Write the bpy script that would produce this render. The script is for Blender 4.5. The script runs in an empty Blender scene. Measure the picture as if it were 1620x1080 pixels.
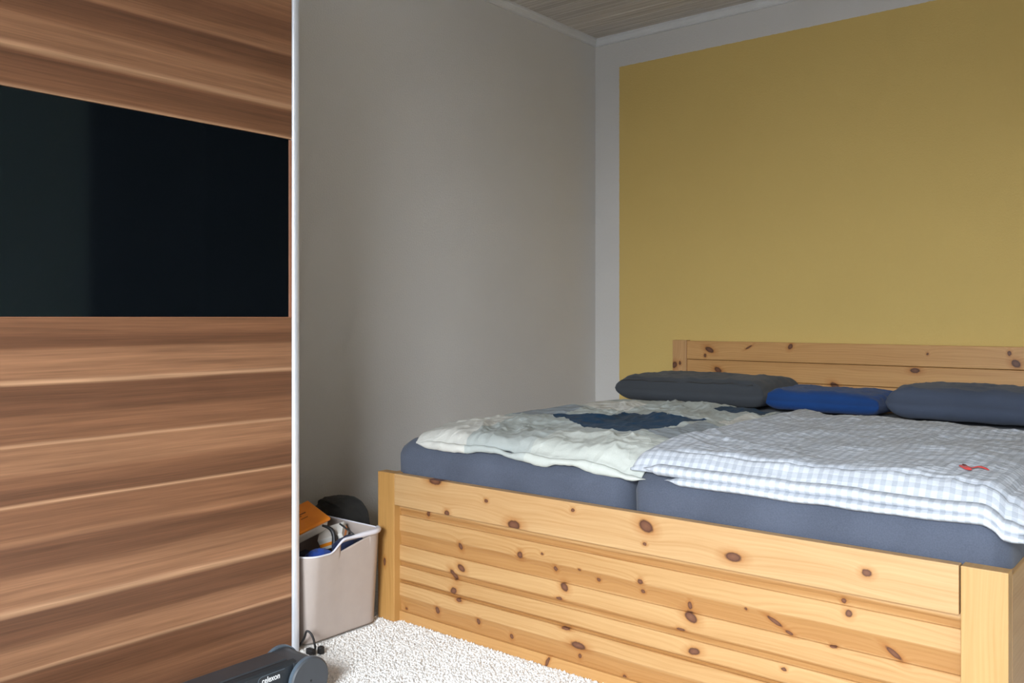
import bpy, bmesh, math, random
import numpy as np
from mathutils import Vector, Matrix, Euler

SC = bpy.context.scene
COL = SC.collection
random.seed(7)

# ------------------------------------------------------------------ camera
cam_d = bpy.data.cameras.new('camera')
cam = bpy.data.objects.new('camera', cam_d)
COL.objects.link(cam)
cam.location = (0.0, 0.0, 1.05)
cam.rotation_euler = (math.radians(90), 0, math.radians(39.39))
cam_d.sensor_width = 36.0
cam_d.lens = 1400.0 / 1620.0 * 36.0
cam_d.shift_y = -38.0 / 1620.0
cam_d.clip_start = 0.02
SC.camera = cam

# ------------------------------------------------------------------ world, daylight, exposure
world = bpy.data.worlds.new('world')
SC.world = world
world.use_nodes = True
wn = world.node_tree.nodes
wn['Background'].inputs[0].default_value = (0.62, 0.76, 1.0, 1)
wn['Background'].inputs[1].default_value = 4.2

WIN_X0, WIN_X1, WIN_Z0, WIN_Z1, WALL_FY = -0.45, 0.95, 0.90, 2.50, -2.2
ld = bpy.data.lights.new('window_daylight', 'AREA')
ld.shape = 'RECTANGLE'
ld.size = WIN_X1 - WIN_X0
ld.size_y = WIN_Z1 - WIN_Z0
ld.energy = 150.0
ld.spread = math.radians(85)
ld.color = (0.86, 0.93, 1.0)
lo = bpy.data.objects.new('window_daylight', ld)
COL.objects.link(lo)
lo.location = ((WIN_X0 + WIN_X1) / 2, WALL_FY - 0.22, (WIN_Z0 + WIN_Z1) / 2 + 0.12)
lo.rotation_euler = (math.radians(90 - 40), 0, math.radians(18))

vs = SC.view_settings
vs.view_transform = 'Standard'
vs.look = 'None'
vs.gamma = 1.0
vs.use_curve_mapping = False
vs.exposure = 0.52


# ------------------------------------------------------------------ node helpers
class NB:
    def __init__(self, name):
        self.m = bpy.data.materials.new(name)
        self.m.use_nodes = True
        self.nt = self.m.node_tree
        self.bsdf = self.nt.nodes['Principled BSDF']
        self.out = self.nt.nodes['Material Output']

    def n(self, t, **kw):
        nd = self.nt.nodes.new(t)
        for k, v in kw.items():
            setattr(nd, k, v)
        return nd

    def l(self, a, b):
        self.nt.links.new(a, b)

    def put(self, sock, v):
        if hasattr(v, 'is_output') or isinstance(v, bpy.types.NodeSocket):
            self.l(v, sock)
        else:
            sock.default_value = v

    def math(self, op, a, b=0.0, c=0.0):
        nd = self.n('ShaderNodeMath', operation=op)
        self.put(nd.inputs[0], a)
        self.put(nd.inputs[1], b)
        if op in ('MULTIPLY_ADD', 'SMOOTH_MIN', 'SMOOTH_MAX'):
            self.put(nd.inputs[2], c)
        return nd.outputs[0]

    def vmath(self, op, a, b=(0, 0, 0)):
        nd = self.n('ShaderNodeVectorMath', operation=op)
        self.put(nd.inputs[0], a)
        if op != 'LENGTH':
            self.put(nd.inputs[1], b)
        return nd.outputs['Value'] if op in ('LENGTH', 'DOT_PRODUCT') else nd.outputs[0]

    def coord(self, which='Object'):
        return self.n('ShaderNodeTexCoord').outputs[which]

    def sep(self, v):
        s = self.n('ShaderNodeSeparateXYZ')
        self.l(v, s.inputs[0])
        return s.outputs

    def comb(self, x=0.0, y=0.0, z=0.0):
        c = self.n('ShaderNodeCombineXYZ')
        self.put(c.inputs[0], x)
        self.put(c.inputs[1], y)
        self.put(c.inputs[2], z)
        return c.outputs[0]

    def noise(self, vec, scale=5, detail=2, rough=0.5, dist=0.0):
        nd = self.n('ShaderNodeTexNoise')
        self.l(vec, nd.inputs['Vector'])
        nd.inputs['Scale'].default_value = scale
        nd.inputs['Detail'].default_value = detail
        nd.inputs['Roughness'].default_value = rough
        nd.inputs['Distortion'].default_value = dist
        return nd.outputs[0]

    def ramp(self, fac, stops, interp='LINEAR'):
        nd = self.n('ShaderNodeValToRGB')
        nd.color_ramp.interpolation = interp
        el = nd.color_ramp.elements
        while len(el) > 1:
            el.remove(el[-1])
        for i, (p, c) in enumerate(stops):
            e = el[0] if i == 0 else el.new(p)
            e.position = p
            if not hasattr(c, '__len__'):
                c = (c, c, c)
            e.color = (c[0], c[1], c[2], 1)
        self.put(nd.inputs[0], fac)
        return nd.outputs[0]

    def mix(self, fac, a, b, mode='MIX'):
        nd = self.n('ShaderNodeMix', data_type='RGBA', blend_type=mode)
        self.put(nd.inputs[0], fac)
        for s, v in ((nd.inputs[6], a), (nd.inputs[7], b)):
            if isinstance(v, (tuple, list)):
                s.default_value = (v[0], v[1], v[2], 1)
            else:
                self.l(v, s)
        return nd.outputs[2]

    def bump(self, height, strength=0.3, dist=0.01, normal=None):
        nd = self.n('ShaderNodeBump')
        nd.inputs['Strength'].default_value = strength
        nd.inputs['Distance'].default_value = dist
        self.l(height, nd.inputs['Height'])
        if normal is not None:
            self.l(normal, nd.inputs['Normal'])
        self.l(nd.outputs[0], self.bsdf.inputs['Normal'])
        return nd.outputs[0]

    def col(self, v):
        s = self.bsdf.inputs['Base Color']
        if isinstance(v, (tuple, list)):
            s.default_value = (v[0], v[1], v[2], 1)
        else:
            self.l(v, s)

    def set(self, rough=None, metal=None, spec=None, sheen=None, coat=None, coat_rough=None):
        b = self.bsdf.inputs
        if rough is not None:
            self.put(b['Roughness'], rough)
        if metal is not None:
            b['Metallic'].default_value = metal
        if spec is not None:
            b['Specular IOR Level'].default_value = spec
        if sheen is not None:
            b['Sheen Weight'].default_value = sheen
            b['Sheen Roughness'].default_value = 0.6
        if coat is not None:
            b['Coat Weight'].default_value = coat
            b['Coat Roughness'].default_value = 0.15 if coat_rough is None else coat_rough
        return self.m


def plain(name, color, rough=0.5, metal=0.0, spec=0.5, var=0.06, vscale=20, bump=0.0, bscale=200):
    b = NB(name)
    P = b.coord()
    nz = b.noise(P, vscale, 3)
    dark = tuple(c * (1 - var) for c in color)
    lite = tuple(min(1, c * (1 + var)) for c in color)
    b.col(b.ramp(nz, [(0.3, dark), (0.7, lite)]))
    if bump:
        b.bump(b.noise(P, bscale, 2), bump, 0.004)
    return b.set(rough, metal, spec)


def wall_mat(name, yellow=False):
    b = NB(name)
    P = b.coord()
    white = b.ramp(b.noise(P, 1.3, 3), [(0.3, (0.605, 0.575, 0.535)), (0.7, (0.645, 0.615, 0.575))])
    if yellow:
        s = b.sep(P)
        edge = b.math('MULTIPLY_ADD', b.noise(P, 60, 2), 0.006, -0.003)
        mx = b.math('GREATER_THAN', b.math('ADD', s[0], edge), -2.700)
        mz = b.math('LESS_THAN', b.math('ADD', s[2], edge), 2.462)
        y = b.ramp(b.noise(P, 0.9, 2), [(0.3, (0.61, 0.425, 0.14)), (0.7, (0.64, 0.45, 0.15))])
        b.col(b.mix(b.math('MULTIPLY', mx, mz), white, y))
    else:
        b.col(white)
    h = b.math('ADD', b.noise(P, 130, 3, 0.6), b.math('MULTIPLY', b.noise(P, 420, 2), 0.5))
    b.bump(h, 0.35, 0.004)
    return b.set(0.85, spec=0.25)


def pine(name, grain='x', knots=(), light=(0.66, 0.42, 0.175), dark=(0.45, 0.235, 0.07), bands=(), rough=0.42):
    """Lacquered pine. Board plane is (x,z); knots are (x, z, rx, rz, turn)."""
    b = NB(name)
    P = b.coord()
    s = b.sep(P)
    if grain == 'x':
        gx, gz = s[0], s[2]
    else:
        gx, gz = s[2], s[0]
    V = b.comb(gx, gz, 0.0)
    P3 = b.comb(gx, gz, s[1])
    wob = b.noise(b.comb(b.math('MULTIPLY', gx, 90), b.math('MULTIPLY', gz, 90), 0.0), 1.0, 2)
    d = None
    Vw = b.vmath('ADD', V, b.comb(b.math('MULTIPLY_ADD', wob, 0.006, -0.003), b.math('MULTIPLY_ADD', wob, -0.005, 0.0025), 0.0))
    for k in knots:
        mp = b.n('ShaderNodeMapping', vector_type='TEXTURE')
        b.l(Vw, mp.inputs['Vector'])
        kx, kz, rx, rz = k[:4]
        if grain != 'x':
            kx, kz, rx, rz = kz, kx, rz, rx
        mp.inputs['Location'].default_value = (kx, kz, 0)
        mp.inputs['Rotation'].default_value = (0, 0, k[4] if len(k) > 4 else 0)
        mp.inputs['Scale'].default_value = (rx, rz, 1)
        ln = b.vmath('LENGTH', mp.outputs[0])
        d = ln if d is None else b.math('SMOOTH_MIN', d, ln, 0.25)
    if d is None:
        d = b.math('ADD', 0.0, 50.0)
    defl = b.math('DIVIDE', 0.022, b.math('MULTIPLY_ADD', b.math('MULTIPLY', d, d), 0.25, 1.0))
    slow = b.noise(b.comb(b.math('MULTIPLY', gx, 1.7), b.math('MULTIPLY', gz, 7.0), s[1]), 1.0, 2)
    g = b.math('ADD', b.math('ADD', gz, defl), b.math('MULTIPLY', slow, 0.06))
    fine = b.noise(b.comb(b.math('MULTIPLY', gx, 5.0), b.math('MULTIPLY', g, 210.0), s[1]), 1.0, 2, 0.6)
    broad = b.noise(b.comb(b.math('MULTIPLY', gx, 0.8), b.math('MULTIPLY', g, 26.0), s[1]), 1.0, 2)
    ringw = b.math('SINE', b.math('MULTIPLY', g, 520.0))
    t = b.math('ADD', b.math('MULTIPLY', fine, 0.42), b.math('MULTIPLY', broad, 0.52))
    t = b.math('ADD', t, b.math('MULTIPLY', ringw, 0.040))
    c = b.ramp(t, [(0.27, light), (0.47, tuple(0.62 * a + 0.38 * q for a, q in zip(light, dark))), (0.70, dark)])
    # heartwood bands running along the board
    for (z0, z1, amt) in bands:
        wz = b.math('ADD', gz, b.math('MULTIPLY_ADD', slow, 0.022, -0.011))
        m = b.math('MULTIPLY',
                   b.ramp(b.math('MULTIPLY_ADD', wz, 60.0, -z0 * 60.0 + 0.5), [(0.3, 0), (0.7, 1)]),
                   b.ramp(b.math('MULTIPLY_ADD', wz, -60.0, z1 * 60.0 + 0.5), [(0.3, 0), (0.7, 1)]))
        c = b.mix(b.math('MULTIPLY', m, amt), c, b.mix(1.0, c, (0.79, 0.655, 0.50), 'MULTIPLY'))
    halo = b.ramp(b.math('MULTIPLY', d, 0.25), [(0.25, 0.75), (0.36, 0.42), (0.62, 0.0)])
    c = b.mix(halo, c, b.mix(1.0, c, (0.72, 0.50, 0.30), 'MULTIPLY'))
    core = b.ramp(b.math('MULTIPLY', d, 0.5), [(0.0, 1.0), (0.40, 1.0), (0.56, 0.0)])
    kc = b.ramp(b.math('MULTIPLY', d, 0.5), [(0.0, (0.17, 0.075, 0.038)), (0.30, (0.13, 0.052, 0.028)), (0.42, (0.06, 0.022, 0.012)), (0.5, (0.10, 0.04, 0.018))])
    c = b.mix(core, c, kc)
    b.col(c)
    b.bump(fine, 0.05, 0.002)
    b.set(rough, spec=0.45)
    return b.m


# ------------------------------------------------------------------ mesh helpers
def pvec(parent):
    v = Vector((0, 0, 0))
    p = parent
    while p is not None:
        v += p.location
        p = p.parent
    return v


def mesh_obj(name, verts, faces, mat, parent=None, smooth=False, uv=None):
    o = pvec(parent)
    me = bpy.data.meshes.new(name)
    me.from_pydata([(v[0] - o.x, v[1] - o.y, v[2] - o.z) for v in verts], [], [tuple(int(i) for i in f) for f in faces])
    if uv is not None:
        ul = me.uv_layers.new(name='uv')
        for lp in me.loops:
            ul.data[lp.index].uv = uv[lp.vertex_index]
    me.validate()
    if smooth:
        me.polygons.foreach_set('use_smooth', [True] * len(me.polygons))
    me.update()
    if mat:
        me.materials.append(mat)
    ob = bpy.data.objects.new(name, me)
    COL.objects.link(ob)
    if parent:
        ob.parent = parent
    return ob


def bm_obj(name, bm, mat, parent=None, smooth=False):
    o = pvec(parent)
    bmesh.ops.recalc_face_normals(bm, faces=bm.faces[:])
    bmesh.ops.translate(bm, vec=-o, verts=bm.verts[:])
    me = bpy.data.meshes.new(name)
    bm.to_mesh(me)
    bm.free()
    if smooth:
        me.polygons.foreach_set('use_smooth', [True] * len(me.polygons))
    if mat:
        me.materials.append(mat)
    ob = bpy.data.objects.new(name, me)
    COL.objects.link(ob)
    if parent:
        ob.parent = parent
    return ob


def add_box(bm, lo, hi, bevel=0.0, seg=2, rot=None):
    r = bmesh.ops.create_cube(bm, size=1.0)
    vs_ = r['verts']
    for v in vs_:
        v.co = Vector([(lo[i] + hi[i]) / 2 + v.co[i] * (hi[i] - lo[i]) for i in range(3)])
    if bevel > 0:
        es = list({e for v in vs_ for e in v.link_edges})
        rb = bmesh.ops.bevel(bm, geom=es, offset=bevel, segments=seg, affect='EDGES', profile=0.5)
        vs_ = list({v for f in rb['faces'] for v in f.verts} | {v for v in vs_ if v.is_valid})
    return vs_


def box(name, lo, hi, mat, parent=None, bevel=0.0, seg=2, smooth=False):
    bm = bmesh.new()
    add_box(bm, lo, hi, bevel, seg)
    return bm_obj(name, bm, mat, parent, smooth)


def prism(name, prof, axis, a0, a1, mat, parent=None, smooth=False):
    """extrude a closed 2-D profile along an axis; profile coords fill the other two axes in order"""
    n = len(prof)
    vv = []
    for a in (a0, a1):
        for p, q in prof:
            if axis == 'x':
                vv.append((a, p, q))
            elif axis == 'y':
                vv.append((p, a, q))
            else:
                vv.append((p, q, a))
    ff = [(i, (i + 1) % n, n + (i + 1) % n, n + i) for i in range(n)]
    ff += [tuple(range(n - 1, -1, -1)), tuple(range(n, 2 * n))]
    bm = bmesh.new()
    bv = [bm.verts.new(v) for v in vv]
    for f in ff:
        bm.faces.new([bv[i] for i in f])
    return bm_obj(name, bm, mat, parent, smooth)


def tube_geo(pts, r, n=10, caps=True):
    pts = [Vector(p) for p in pts]
    vv, ff = [], []
    up = Vector((0, 0, 1))
    for i, p in enumerate(pts):
        t = (pts[min(i + 1, len(pts) - 1)] - pts[max(i - 1, 0)]).normalized()
        a = t.cross(up)
        if a.length < 1e-3:
            a = t.cross(Vector((1, 0, 0)))
        a.normalize()
        c = a.cross(t)
        rr = r[i] if hasattr(r, '__len__') else r
        for k in range(n):
            an = 2 * math.pi * k / n
            vv.append(p + a * math.cos(an) * rr + c * math.sin(an) * rr)
    for i in range(len(pts) - 1):
        for k in range(n):
            ff.append((i * n + k, i * n + (k + 1) % n, (i + 1) * n + (k + 1) % n, (i + 1) * n + k))
    if caps:
        ff.append(tuple(range(n - 1, -1, -1)))
        ff.append(tuple(range((len(pts) - 1) * n, len(pts) * n)))
    return vv, ff


def catmull(pts, per=8):
    P = [Vector(p) for p in pts]
    P = [2 * P[0] - P[1]] + P + [2 * P[-1] - P[-2]]
    out = []
    for i in range(1, len(P) - 2):
        for k in range(per):
            t = k / per
            a, b_, c, d = P[i - 1], P[i], P[i + 1], P[i + 2]
            out.append(0.5 * ((2 * b_) + (c - a) * t + (2 * a - 5 * b_ + 4 * c - d) * t * t + (-a + 3 * b_ - 3 * c + d) * t ** 3))
    out.append(P[-2])
    return out


def empty(name, loc):
    o = bpy.data.objects.new(name, None)
    COL.objects.link(o)
    o.location = loc
    o.empty_display_size = 0.1
    bpy.context.view_layer.update()
    return o


def tag(o, label, cat, group=None, kind=None):
    if label:
        o['label'] = label
    if cat:
        o['category'] = cat
    if group:
        o['group'] = group
    if kind:
        o['kind'] = kind
    return o


def struct(o, label, cat):
    return tag(o, label, cat, kind='structure')


# numpy value noise
def hash2(ix, iy, seed):
    h = (ix.astype(np.int64) * 374761393 + iy.astype(np.int64) * 668265263 + seed * 1442695041) & 0xffffffff
    h = ((h ^ (h >> 13)) * 1274126177) & 0xffffffff
    return ((h ^ (h >> 16)) & 0xffff) / 65535.0


def vnoise(x, y, seed=0):
    x = np.asarray(x, float)
    y = np.asarray(y, float)
    ix, iy = np.floor(x), np.floor(y)
    fx, fy = x - ix, y - iy
    fx = fx * fx * fx * (fx * (fx * 6 - 15) + 10)
    fy = fy * fy * fy * (fy * (fy * 6 - 15) + 10)
    a = hash2(ix, iy, seed)
    b_ = hash2(ix + 1, iy, seed)
    c = hash2(ix, iy + 1, seed)
    d = hash2(ix + 1, iy + 1, seed)
    return (a + (b_ - a) * fx) * (1 - fy) + (c + (d - c) * fx) * fy


def fbm(x, y, seed=0, oct=4):
    s, a, t = 0, 1.0, 0
    for i in range(oct):
        s = s + a * vnoise(x * 2 ** i + 17.3 * i, y * 2 ** i - 9.1 * i, seed + i)
        t += a
        a *= 0.5
    return s / t


def ridge(x, y, seed=0, oct=3):
    s, a, t = 0, 1.0, 0
    for i in range(oct):
        s = s + a * (1 - np.abs(2 * vnoise(x * 2 ** i + 3.7 * i, y * 2 ** i + 5.2 * i, seed + i) - 1)) ** 2
        t += a
        a *= 0.5
    return s / t


def sstep(a, b_, x):
    t = np.clip((x - a) / (b_ - a), 0, 1)
    return t * t * (3 - 2 * t)


# ------------------------------------------------------------------ materials
M = {}
M['wall'] = wall_mat('white_roughcast_paint')
M['wall_yellow'] = wall_mat('white_wall_with_yellow_paint', True)
M['trim'] = plain('white_trim_paint', (0.64, 0.63, 0.61), 0.5, var=0.02)
M['steel'] = plain('brushed_aluminium', (0.74, 0.77, 0.82), 0.38, metal=0.55, var=0.01, vscale=2)


def m_ceiling():
    b = NB('whitewashed_plank')
    oi = b.n('ShaderNodeObjectInfo')
    P = b.vmath('ADD', b.coord(), b.comb(b.math('MULTIPLY', oi.outputs['Random'], 37.0), 0.0, 0.0))
    s = b.sep(P)
    st = b.noise(b.comb(b.math('MULTIPLY', s[0], 1.6), b.math('MULTIPLY', s[1], 90), s[2]), 1.0, 4, 0.65)
    c = b.ramp(st, [(0.30, (0.40, 0.36, 0.325)), (0.5, (0.54, 0.50, 0.46)), (0.68, (0.66, 0.62, 0.58))])
    tint = b.ramp(oi.outputs['Random'], [(0, (0.9, 0.9, 0.9)), (1, (1.06, 1.05, 1.03))])
    b.col(b.mix(1.0, c, tint, 'MULTIPLY'))
    b.bump(st, 0.25, 0.003)
    return b.set(0.7, spec=0.3)


M['ceiling'] = m_ceiling()
M['groove'] = plain('dark_ceiling_batten', (0.05, 0.04, 0.035), 0.9)


def m_carpet(name, base):
    b = NB(name)
    P = b.coord()
    a = b.noise(P, 95, 2, 0.6)
    c = b.ramp(a, [(0.28, tuple(x * 0.62 for x in base)), (0.43, base), (0.75, tuple(min(1, x * 1.13) for x in base))])
    sp = b.ramp(b.noise(P, 150, 1), [(0.68, 0.0), (0.76, 0.55)])
    c = b.mix(sp, c, (0.36, 0.31, 0.26))
    b.col(c)
    b.bump(b.noise(P, 260, 2), 0.6, 0.006)
    return b.set(0.95, spec=0.1, sheen=0.2)


M['carpet'] = m_carpet('cream_carpet', (0.84, 0.81, 0.765))


def m_walnut():
    b = NB('walnut_decor')
    P = b.coord()
    s = b.sep(P)
    y, z = s[1], s[2]
    slow = b.noise(b.comb(0.0, b.math('MULTIPLY', y, 1.1), b.math('MULTIPLY', z, 9.0)), 1.0, 2)
    zw = b.math('ADD', z, b.math('MULTIPLY_ADD', slow, 0.014, -0.007))
    D, Mi, L, LL = (0.140, 0.062, 0.031), (0.208, 0.095, 0.047), (0.280, 0.137, 0.070), (0.47, 0.27, 0.15)
    # bands measured as drop below 1.05 m (lower panel) and rise above (upper panel)
    low = [(0.000, Mi), (0.030, Mi), (0.050, D), (0.072, D), (0.082, L), (0.150, L), (0.157, LL), (0.161, LL), (0.166, D), (0.235, D),
           (0.250, Mi), (0.304, Mi), (0.311, LL), (0.316, L), (0.375, L), (0.390, Mi), (0.430, D), (0.450, D), (0.457, LL), (0.462, Mi),
           (0.530, Mi), (0.545, L), (0.556, D), (0.610, D), (0.640, L), (0.695, L), (0.708, LL), (0.722, D), (0.785, D), (0.800, L)]
    low2 = [(0.000, L), (0.055, L), (0.060, LL), (0.068, D), (0.125, D), (0.150, Mi), (0.20, D), (0.24, Mi)]
    up = [(0.0, L), (0.06, L), (0.062, LL), (0.070, Mi), (0.140, D), (0.150, Mi), (0.165, LL), (0.175, L), (0.235, L), (0.25, Mi), (0.29, D),
          (0.315, D), (0.325, L), (0.36, Mi), (0.40, D), (0.43, Mi), (0.50, L), (0.506, LL), (0.52, D), (0.60, Mi)]
    c1 = b.ramp(b.math('SUBTRACT', 1.05, zw), low)
    c2 = b.ramp(b.math('SUBTRACT', 0.25, zw), low2)
    c3 = b.ramp(b.math('SUBTRACT', zw, 1.54), up)
    c = b.mix(b.math('LESS_THAN', zw, 0.25), c1, c2)
    c = b.mix(b.math('GREATER_THAN', z, 1.3), c, c3)
    fine = b.noise(b.comb(0.0, b.math('MULTIPLY', y, 4.0), b.math('MULTIPLY', zw, 230.0)), 1.0, 3, 0.65)
    mid = b.noise(b.comb(5.0, b.math('MULTIPLY', y, 1.6), b.math('MULTIPLY', zw, 62.0)), 1.0, 3, 0.65)
    c = b.mix(1.0, c, b.ramp(fine, [(0.25, 0.80), (0.75, 1.16)]), 'MULTIPLY')
    c = b.mix(1.0, c, b.ramp(mid, [(0.28, 0.74), (0.5, 1.0), (0.72, 1.22)]), 'MULTIPLY')
    b.col(c)
    b.bump(fine, 0.04, 0.002)
    return b.set(0.42, spec=0.35)


M['walnut'] = m_walnut()
M['carcass'] = plain('walnut_carcass', (0.17, 0.085, 0.05), 0.5, var=0.15)


def m_glass_black():
    b = NB('black_glass')
    P = b.coord()
    b.col(b.ramp(b.noise(P, 60, 2), [(0.3, (0.003, 0.0045, 0.006)), (0.7, (0.004, 0.0055, 0.0075))]))
    b.bsdf.inputs['Specular Tint'].default_value = (0.62, 0.95, 1.0, 1)
    return b.set(0.06, spec=0.5)


M['black_glass'] = m_glass_black()
M['walnut_edge'] = plain('walnut_edge_band', (0.33, 0.14, 0.075), 0.4)


def fabric(name, base, var=0.12, weave=900, rough=0.9, sheen=0.08, bump=0.25):
    b = NB(name)
    P = b.coord()
    big = b.noise(P, 6, 3)
    fi = b.noise(P, weave, 2)
    c = b.ramp(b.math('ADD', b.math('MULTIPLY', big, 0.5), b.math('MULTIPLY', fi, 0.5)),
               [(0.35, tuple(x * (1 - var) for x in base)), (0.65, tuple(min(1, x * (1 + var)) for x in base))])
    b.col(c)
    b.bump(b.noise(P, weave * 0.6, 2), bump, 0.002)
    return b.set(rough, spec=0.2, sheen=sheen)


M['sheet'] = fabric('slate_blue_jersey', (0.070, 0.081, 0.110), var=0.16, weave=300)
M['pillow_char'] = fabric('charcoal_cotton', (0.050, 0.055, 0.062))
M['pillow_slate'] = fabric('slate_cotton', (0.055, 0.068, 0.10))
M['pillow_blue'] = fabric('royal_blue_cotton', (0.008, 0.045, 0.17))
M['black_fabric'] = fabric('black_nylon', (0.034, 0.032, 0.029), sheen=0.1)


def poly_mask(b, P, pts):
    """mask of a convex polygon in xy, given anticlockwise"""
    mx = None
    cxm = sum(p[0] for p in pts) / len(pts)
    cym = sum(p[1] for p in pts) / len(pts)
    for i in range(len(pts)):
        x0, y0 = pts[i]
        x1, y1 = pts[(i + 1) % len(pts)]
        nx, ny = (y1 - y0), -(x1 - x0)
        ln = math.hypot(nx, ny)
        nx, ny = nx / ln, ny / ln
        if (cxm - x0) * nx + (cym - y0) * ny > 0:
            nx, ny = -nx, -ny
        dd = b.math('SUBTRACT', b.vmath('DOT_PRODUCT', P, (nx, ny, 0)), nx * x0 + ny * y0)
        mx = dd if mx is None else b.math('MAXIMUM', mx, dd)
    return b.math('LESS_THAN', mx, 0.0)


def m_patch(org):
    b = NB('patchwork_cotton')
    P = b.coord()
    s = b.sep(P)
    wob = b.noise(P, 7, 2)
    wob2 = b.noise(b.vmath('ADD', P, (5, 3, 1)), 7, 2)
    Pw = b.vmath('ADD', P, b.comb(b.math('MULTIPLY_ADD', wob, 0.09, -0.045), b.math('MULTIPLY_ADD', wob2, 0.09, -0.045), 0.0))
    base = b.ramp(b.noise(P, 5, 3), [(0.3, (0.37, 0.40, 0.38)), (0.7, (0.44, 0.47, 0.445))])
    c = base
    cream, grey, navy, pale = (0.56, 0.55, 0.50), (0.25, 0.28, 0.30), (0.006, 0.034, 0.075), (0.50, 0.52, 0.475)
    patches = [
        (cream, [(-2.45, 2.05), (-1.93, 2.05), (-2.12, 2.62), (-2.45, 2.55)]),
        (grey, [(-2.45, 2.62), (-2.04, 2.70), (-2.10, 3.04), (-2.45, 3.02)]),
        (cream, [(-2.45, 3.08), (-1.92, 3.08), (-1.98, 3.36), (-2.45, 3.40)]),
        (pale, [(-1.72, 2.05), (-1.15, 2.05), (-1.15, 2.36), (-1.70, 2.40)]),
        (grey, [(-1.46, 2.46), (-1.10, 2.40), (-1.10, 2.72), (-1.43, 2.80)]),
        (cream, [(-1.42, 2.88), (-1.10, 2.80), (-1.10, 3.12), (-1.45, 3.14)]),
        (grey, [(-1.42, 3.18), (-1.10, 3.16), (-1.10, 3.6), (-1.42, 3.6)]),
        (navy, [(-2.06, 2.72), (-1.63, 2.47), (-1.49, 2.45), (-1.45, 2.86), (-1.86, 3.02)]),
        (navy, [(-1.64, 3.26), (-1.45, 3.22), (-1.45, 3.60), (-1.64, 3.6)]),
    ]
    for col, pl in patches:
        c = b.mix(poly_mask(b, Pw, [(x - org[0], y - org[1]) for x, y in pl]), c, col)
    fi = b.noise(P, 700, 2)
    c = b.mix(1.0, c, b.ramp(fi, [(0.3, 0.92), (0.7, 1.06)]), 'MULTIPLY')
    b.col(c)
    wr = b.ramp(b.noise(b.vmath('MULTIPLY', P, (1.0, 0.5, 1.0)), 9, 2, 0.5, 0.6), [(0.38, 0.0), (0.5, 1.0), (0.62, 0.0)])
    b.bump(b.math('ADD', b.math('MULTIPLY', wr, 0.9), b.math('ADD', b.math('MULTIPLY', b.noise(P, 45, 3), 0.5), b.math('MULTIPLY', fi, 0.15))), 0.30, 0.010)
    return b.set(0.9, spec=0.15, sheen=0.04)


def m_check():
    b = NB('grey_white_gingham')
    uv = b.n('ShaderNodeUVMap', uv_map='uv').outputs[0]
    s = b.sep(uv)
    per = 0.026

    def stripe(v):
        q = b.math('FRACT', b.math('DIVIDE', v, per))
        return b.ramp(q, [(0.0, 0), (0.05, 1), (0.45, 1), (0.5, 0)])
    a, c_ = stripe(s[0]), stripe(s[1])
    t = b.math('MULTIPLY', b.math('ADD', a, c_), 0.5)
    c = b.ramp(t, [(0.0, (0.53, 0.56, 0.605)), (0.5, (0.44, 0.465, 0.505)), (1.0, (0.36, 0.385, 0.425))])
    P = b.coord()
    b.col(b.mix(1.0, c, b.ramp(b.noise(P, 5, 3), [(0.3, 0.95), (0.7, 1.04)]), 'MULTIPLY'))
    b.bump(b.math('ADD', b.math('MULTIPLY', t, 0.4), b.noise(P, 60, 3)), 0.3, 0.006)
    return b.set(0.9, spec=0.15, sheen=0.04)


M['check'] = m_check()
M['red'] = fabric('red_applique', (0.50, 0.05, 0.045), sheen=0.1)
M['tub'] = plain('greige_plastic', (0.41, 0.345, 0.305), 0.5, var=0.03)
M['tub_rim'] = plain('pale_plastic_rim', (0.66, 0.65, 0.70), 0.4, var=0.03)
M['orange'] = plain('orange_plastic', (1.0, 0.29, 0.016), 0.4, var=0.05)
M['white_plastic'] = plain('white_plastic', (0.70, 0.66, 0.60), 0.45, var=0.03)
M['ink'] = plain('brown_print', (0.20, 0.05, 0.01), 0.6)
M['navy_cloth'] = fabric('navy_cloth', (0.010, 0.016, 0.045))
M['blue_cloth'] = fabric('bright_blue_cloth', (0.015, 0.05, 0.26))
M['case'] = plain('dark_grey_aluminium', (0.022, 0.027, 0.032), 0.42, metal=0.2, var=0.1, bump=0.05)
M['case_top'] = plain('grey_case_lid', (0.040, 0.046, 0.053), 0.45, metal=0.2, var=0.1)
M['case_cap'] = plain('grey_cap_plastic', (0.052, 0.058, 0.066), 0.55, var=0.06)
M['case_rim'] = plain('blue_grey_cap_rim', (0.085, 0.115, 0.145), 0.35, var=0.05)
M['slot'] = plain('black_slot', (0.006, 0.006, 0.007), 0.7)
M['print_white'] = plain('white_print', (0.75, 0.76, 0.76), 0.5, var=0.02)
M['cable'] = plain('black_rubber', (0.012, 0.011, 0.011), 0.5)
M['added_door'] = plain('added_dark_door', (0.014, 0.011, 0.010), 0.6, var=0.2)  # for the unseen door added to darken the glass reflection
M['frame_white'] = plain('white_window_frame', (0.72, 0.72, 0.72), 0.4, var=0.02)


def m_pane():
    b = NB('window_glass')
    P = b.coord()
    tr = b.n('ShaderNodeBsdfTransparent')
    gl = b.n('ShaderNodeBsdfGlossy')
    gl.inputs['Roughness'].default_value = 0.02
    mx = b.n('ShaderNodeMixShader')
    b.l(b.ramp(b.noise(P, 3, 2), [(0.3, 0.05), (0.7, 0.07)]), mx.inputs[0])
    b.l(tr.outputs[0], mx.inputs[1])
    b.l(gl.outputs[0], mx.inputs[2])
    b.l(mx.outputs[0], b.out.inputs['Surface'])
    return b.m


M['pane'] = m_pane()

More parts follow.
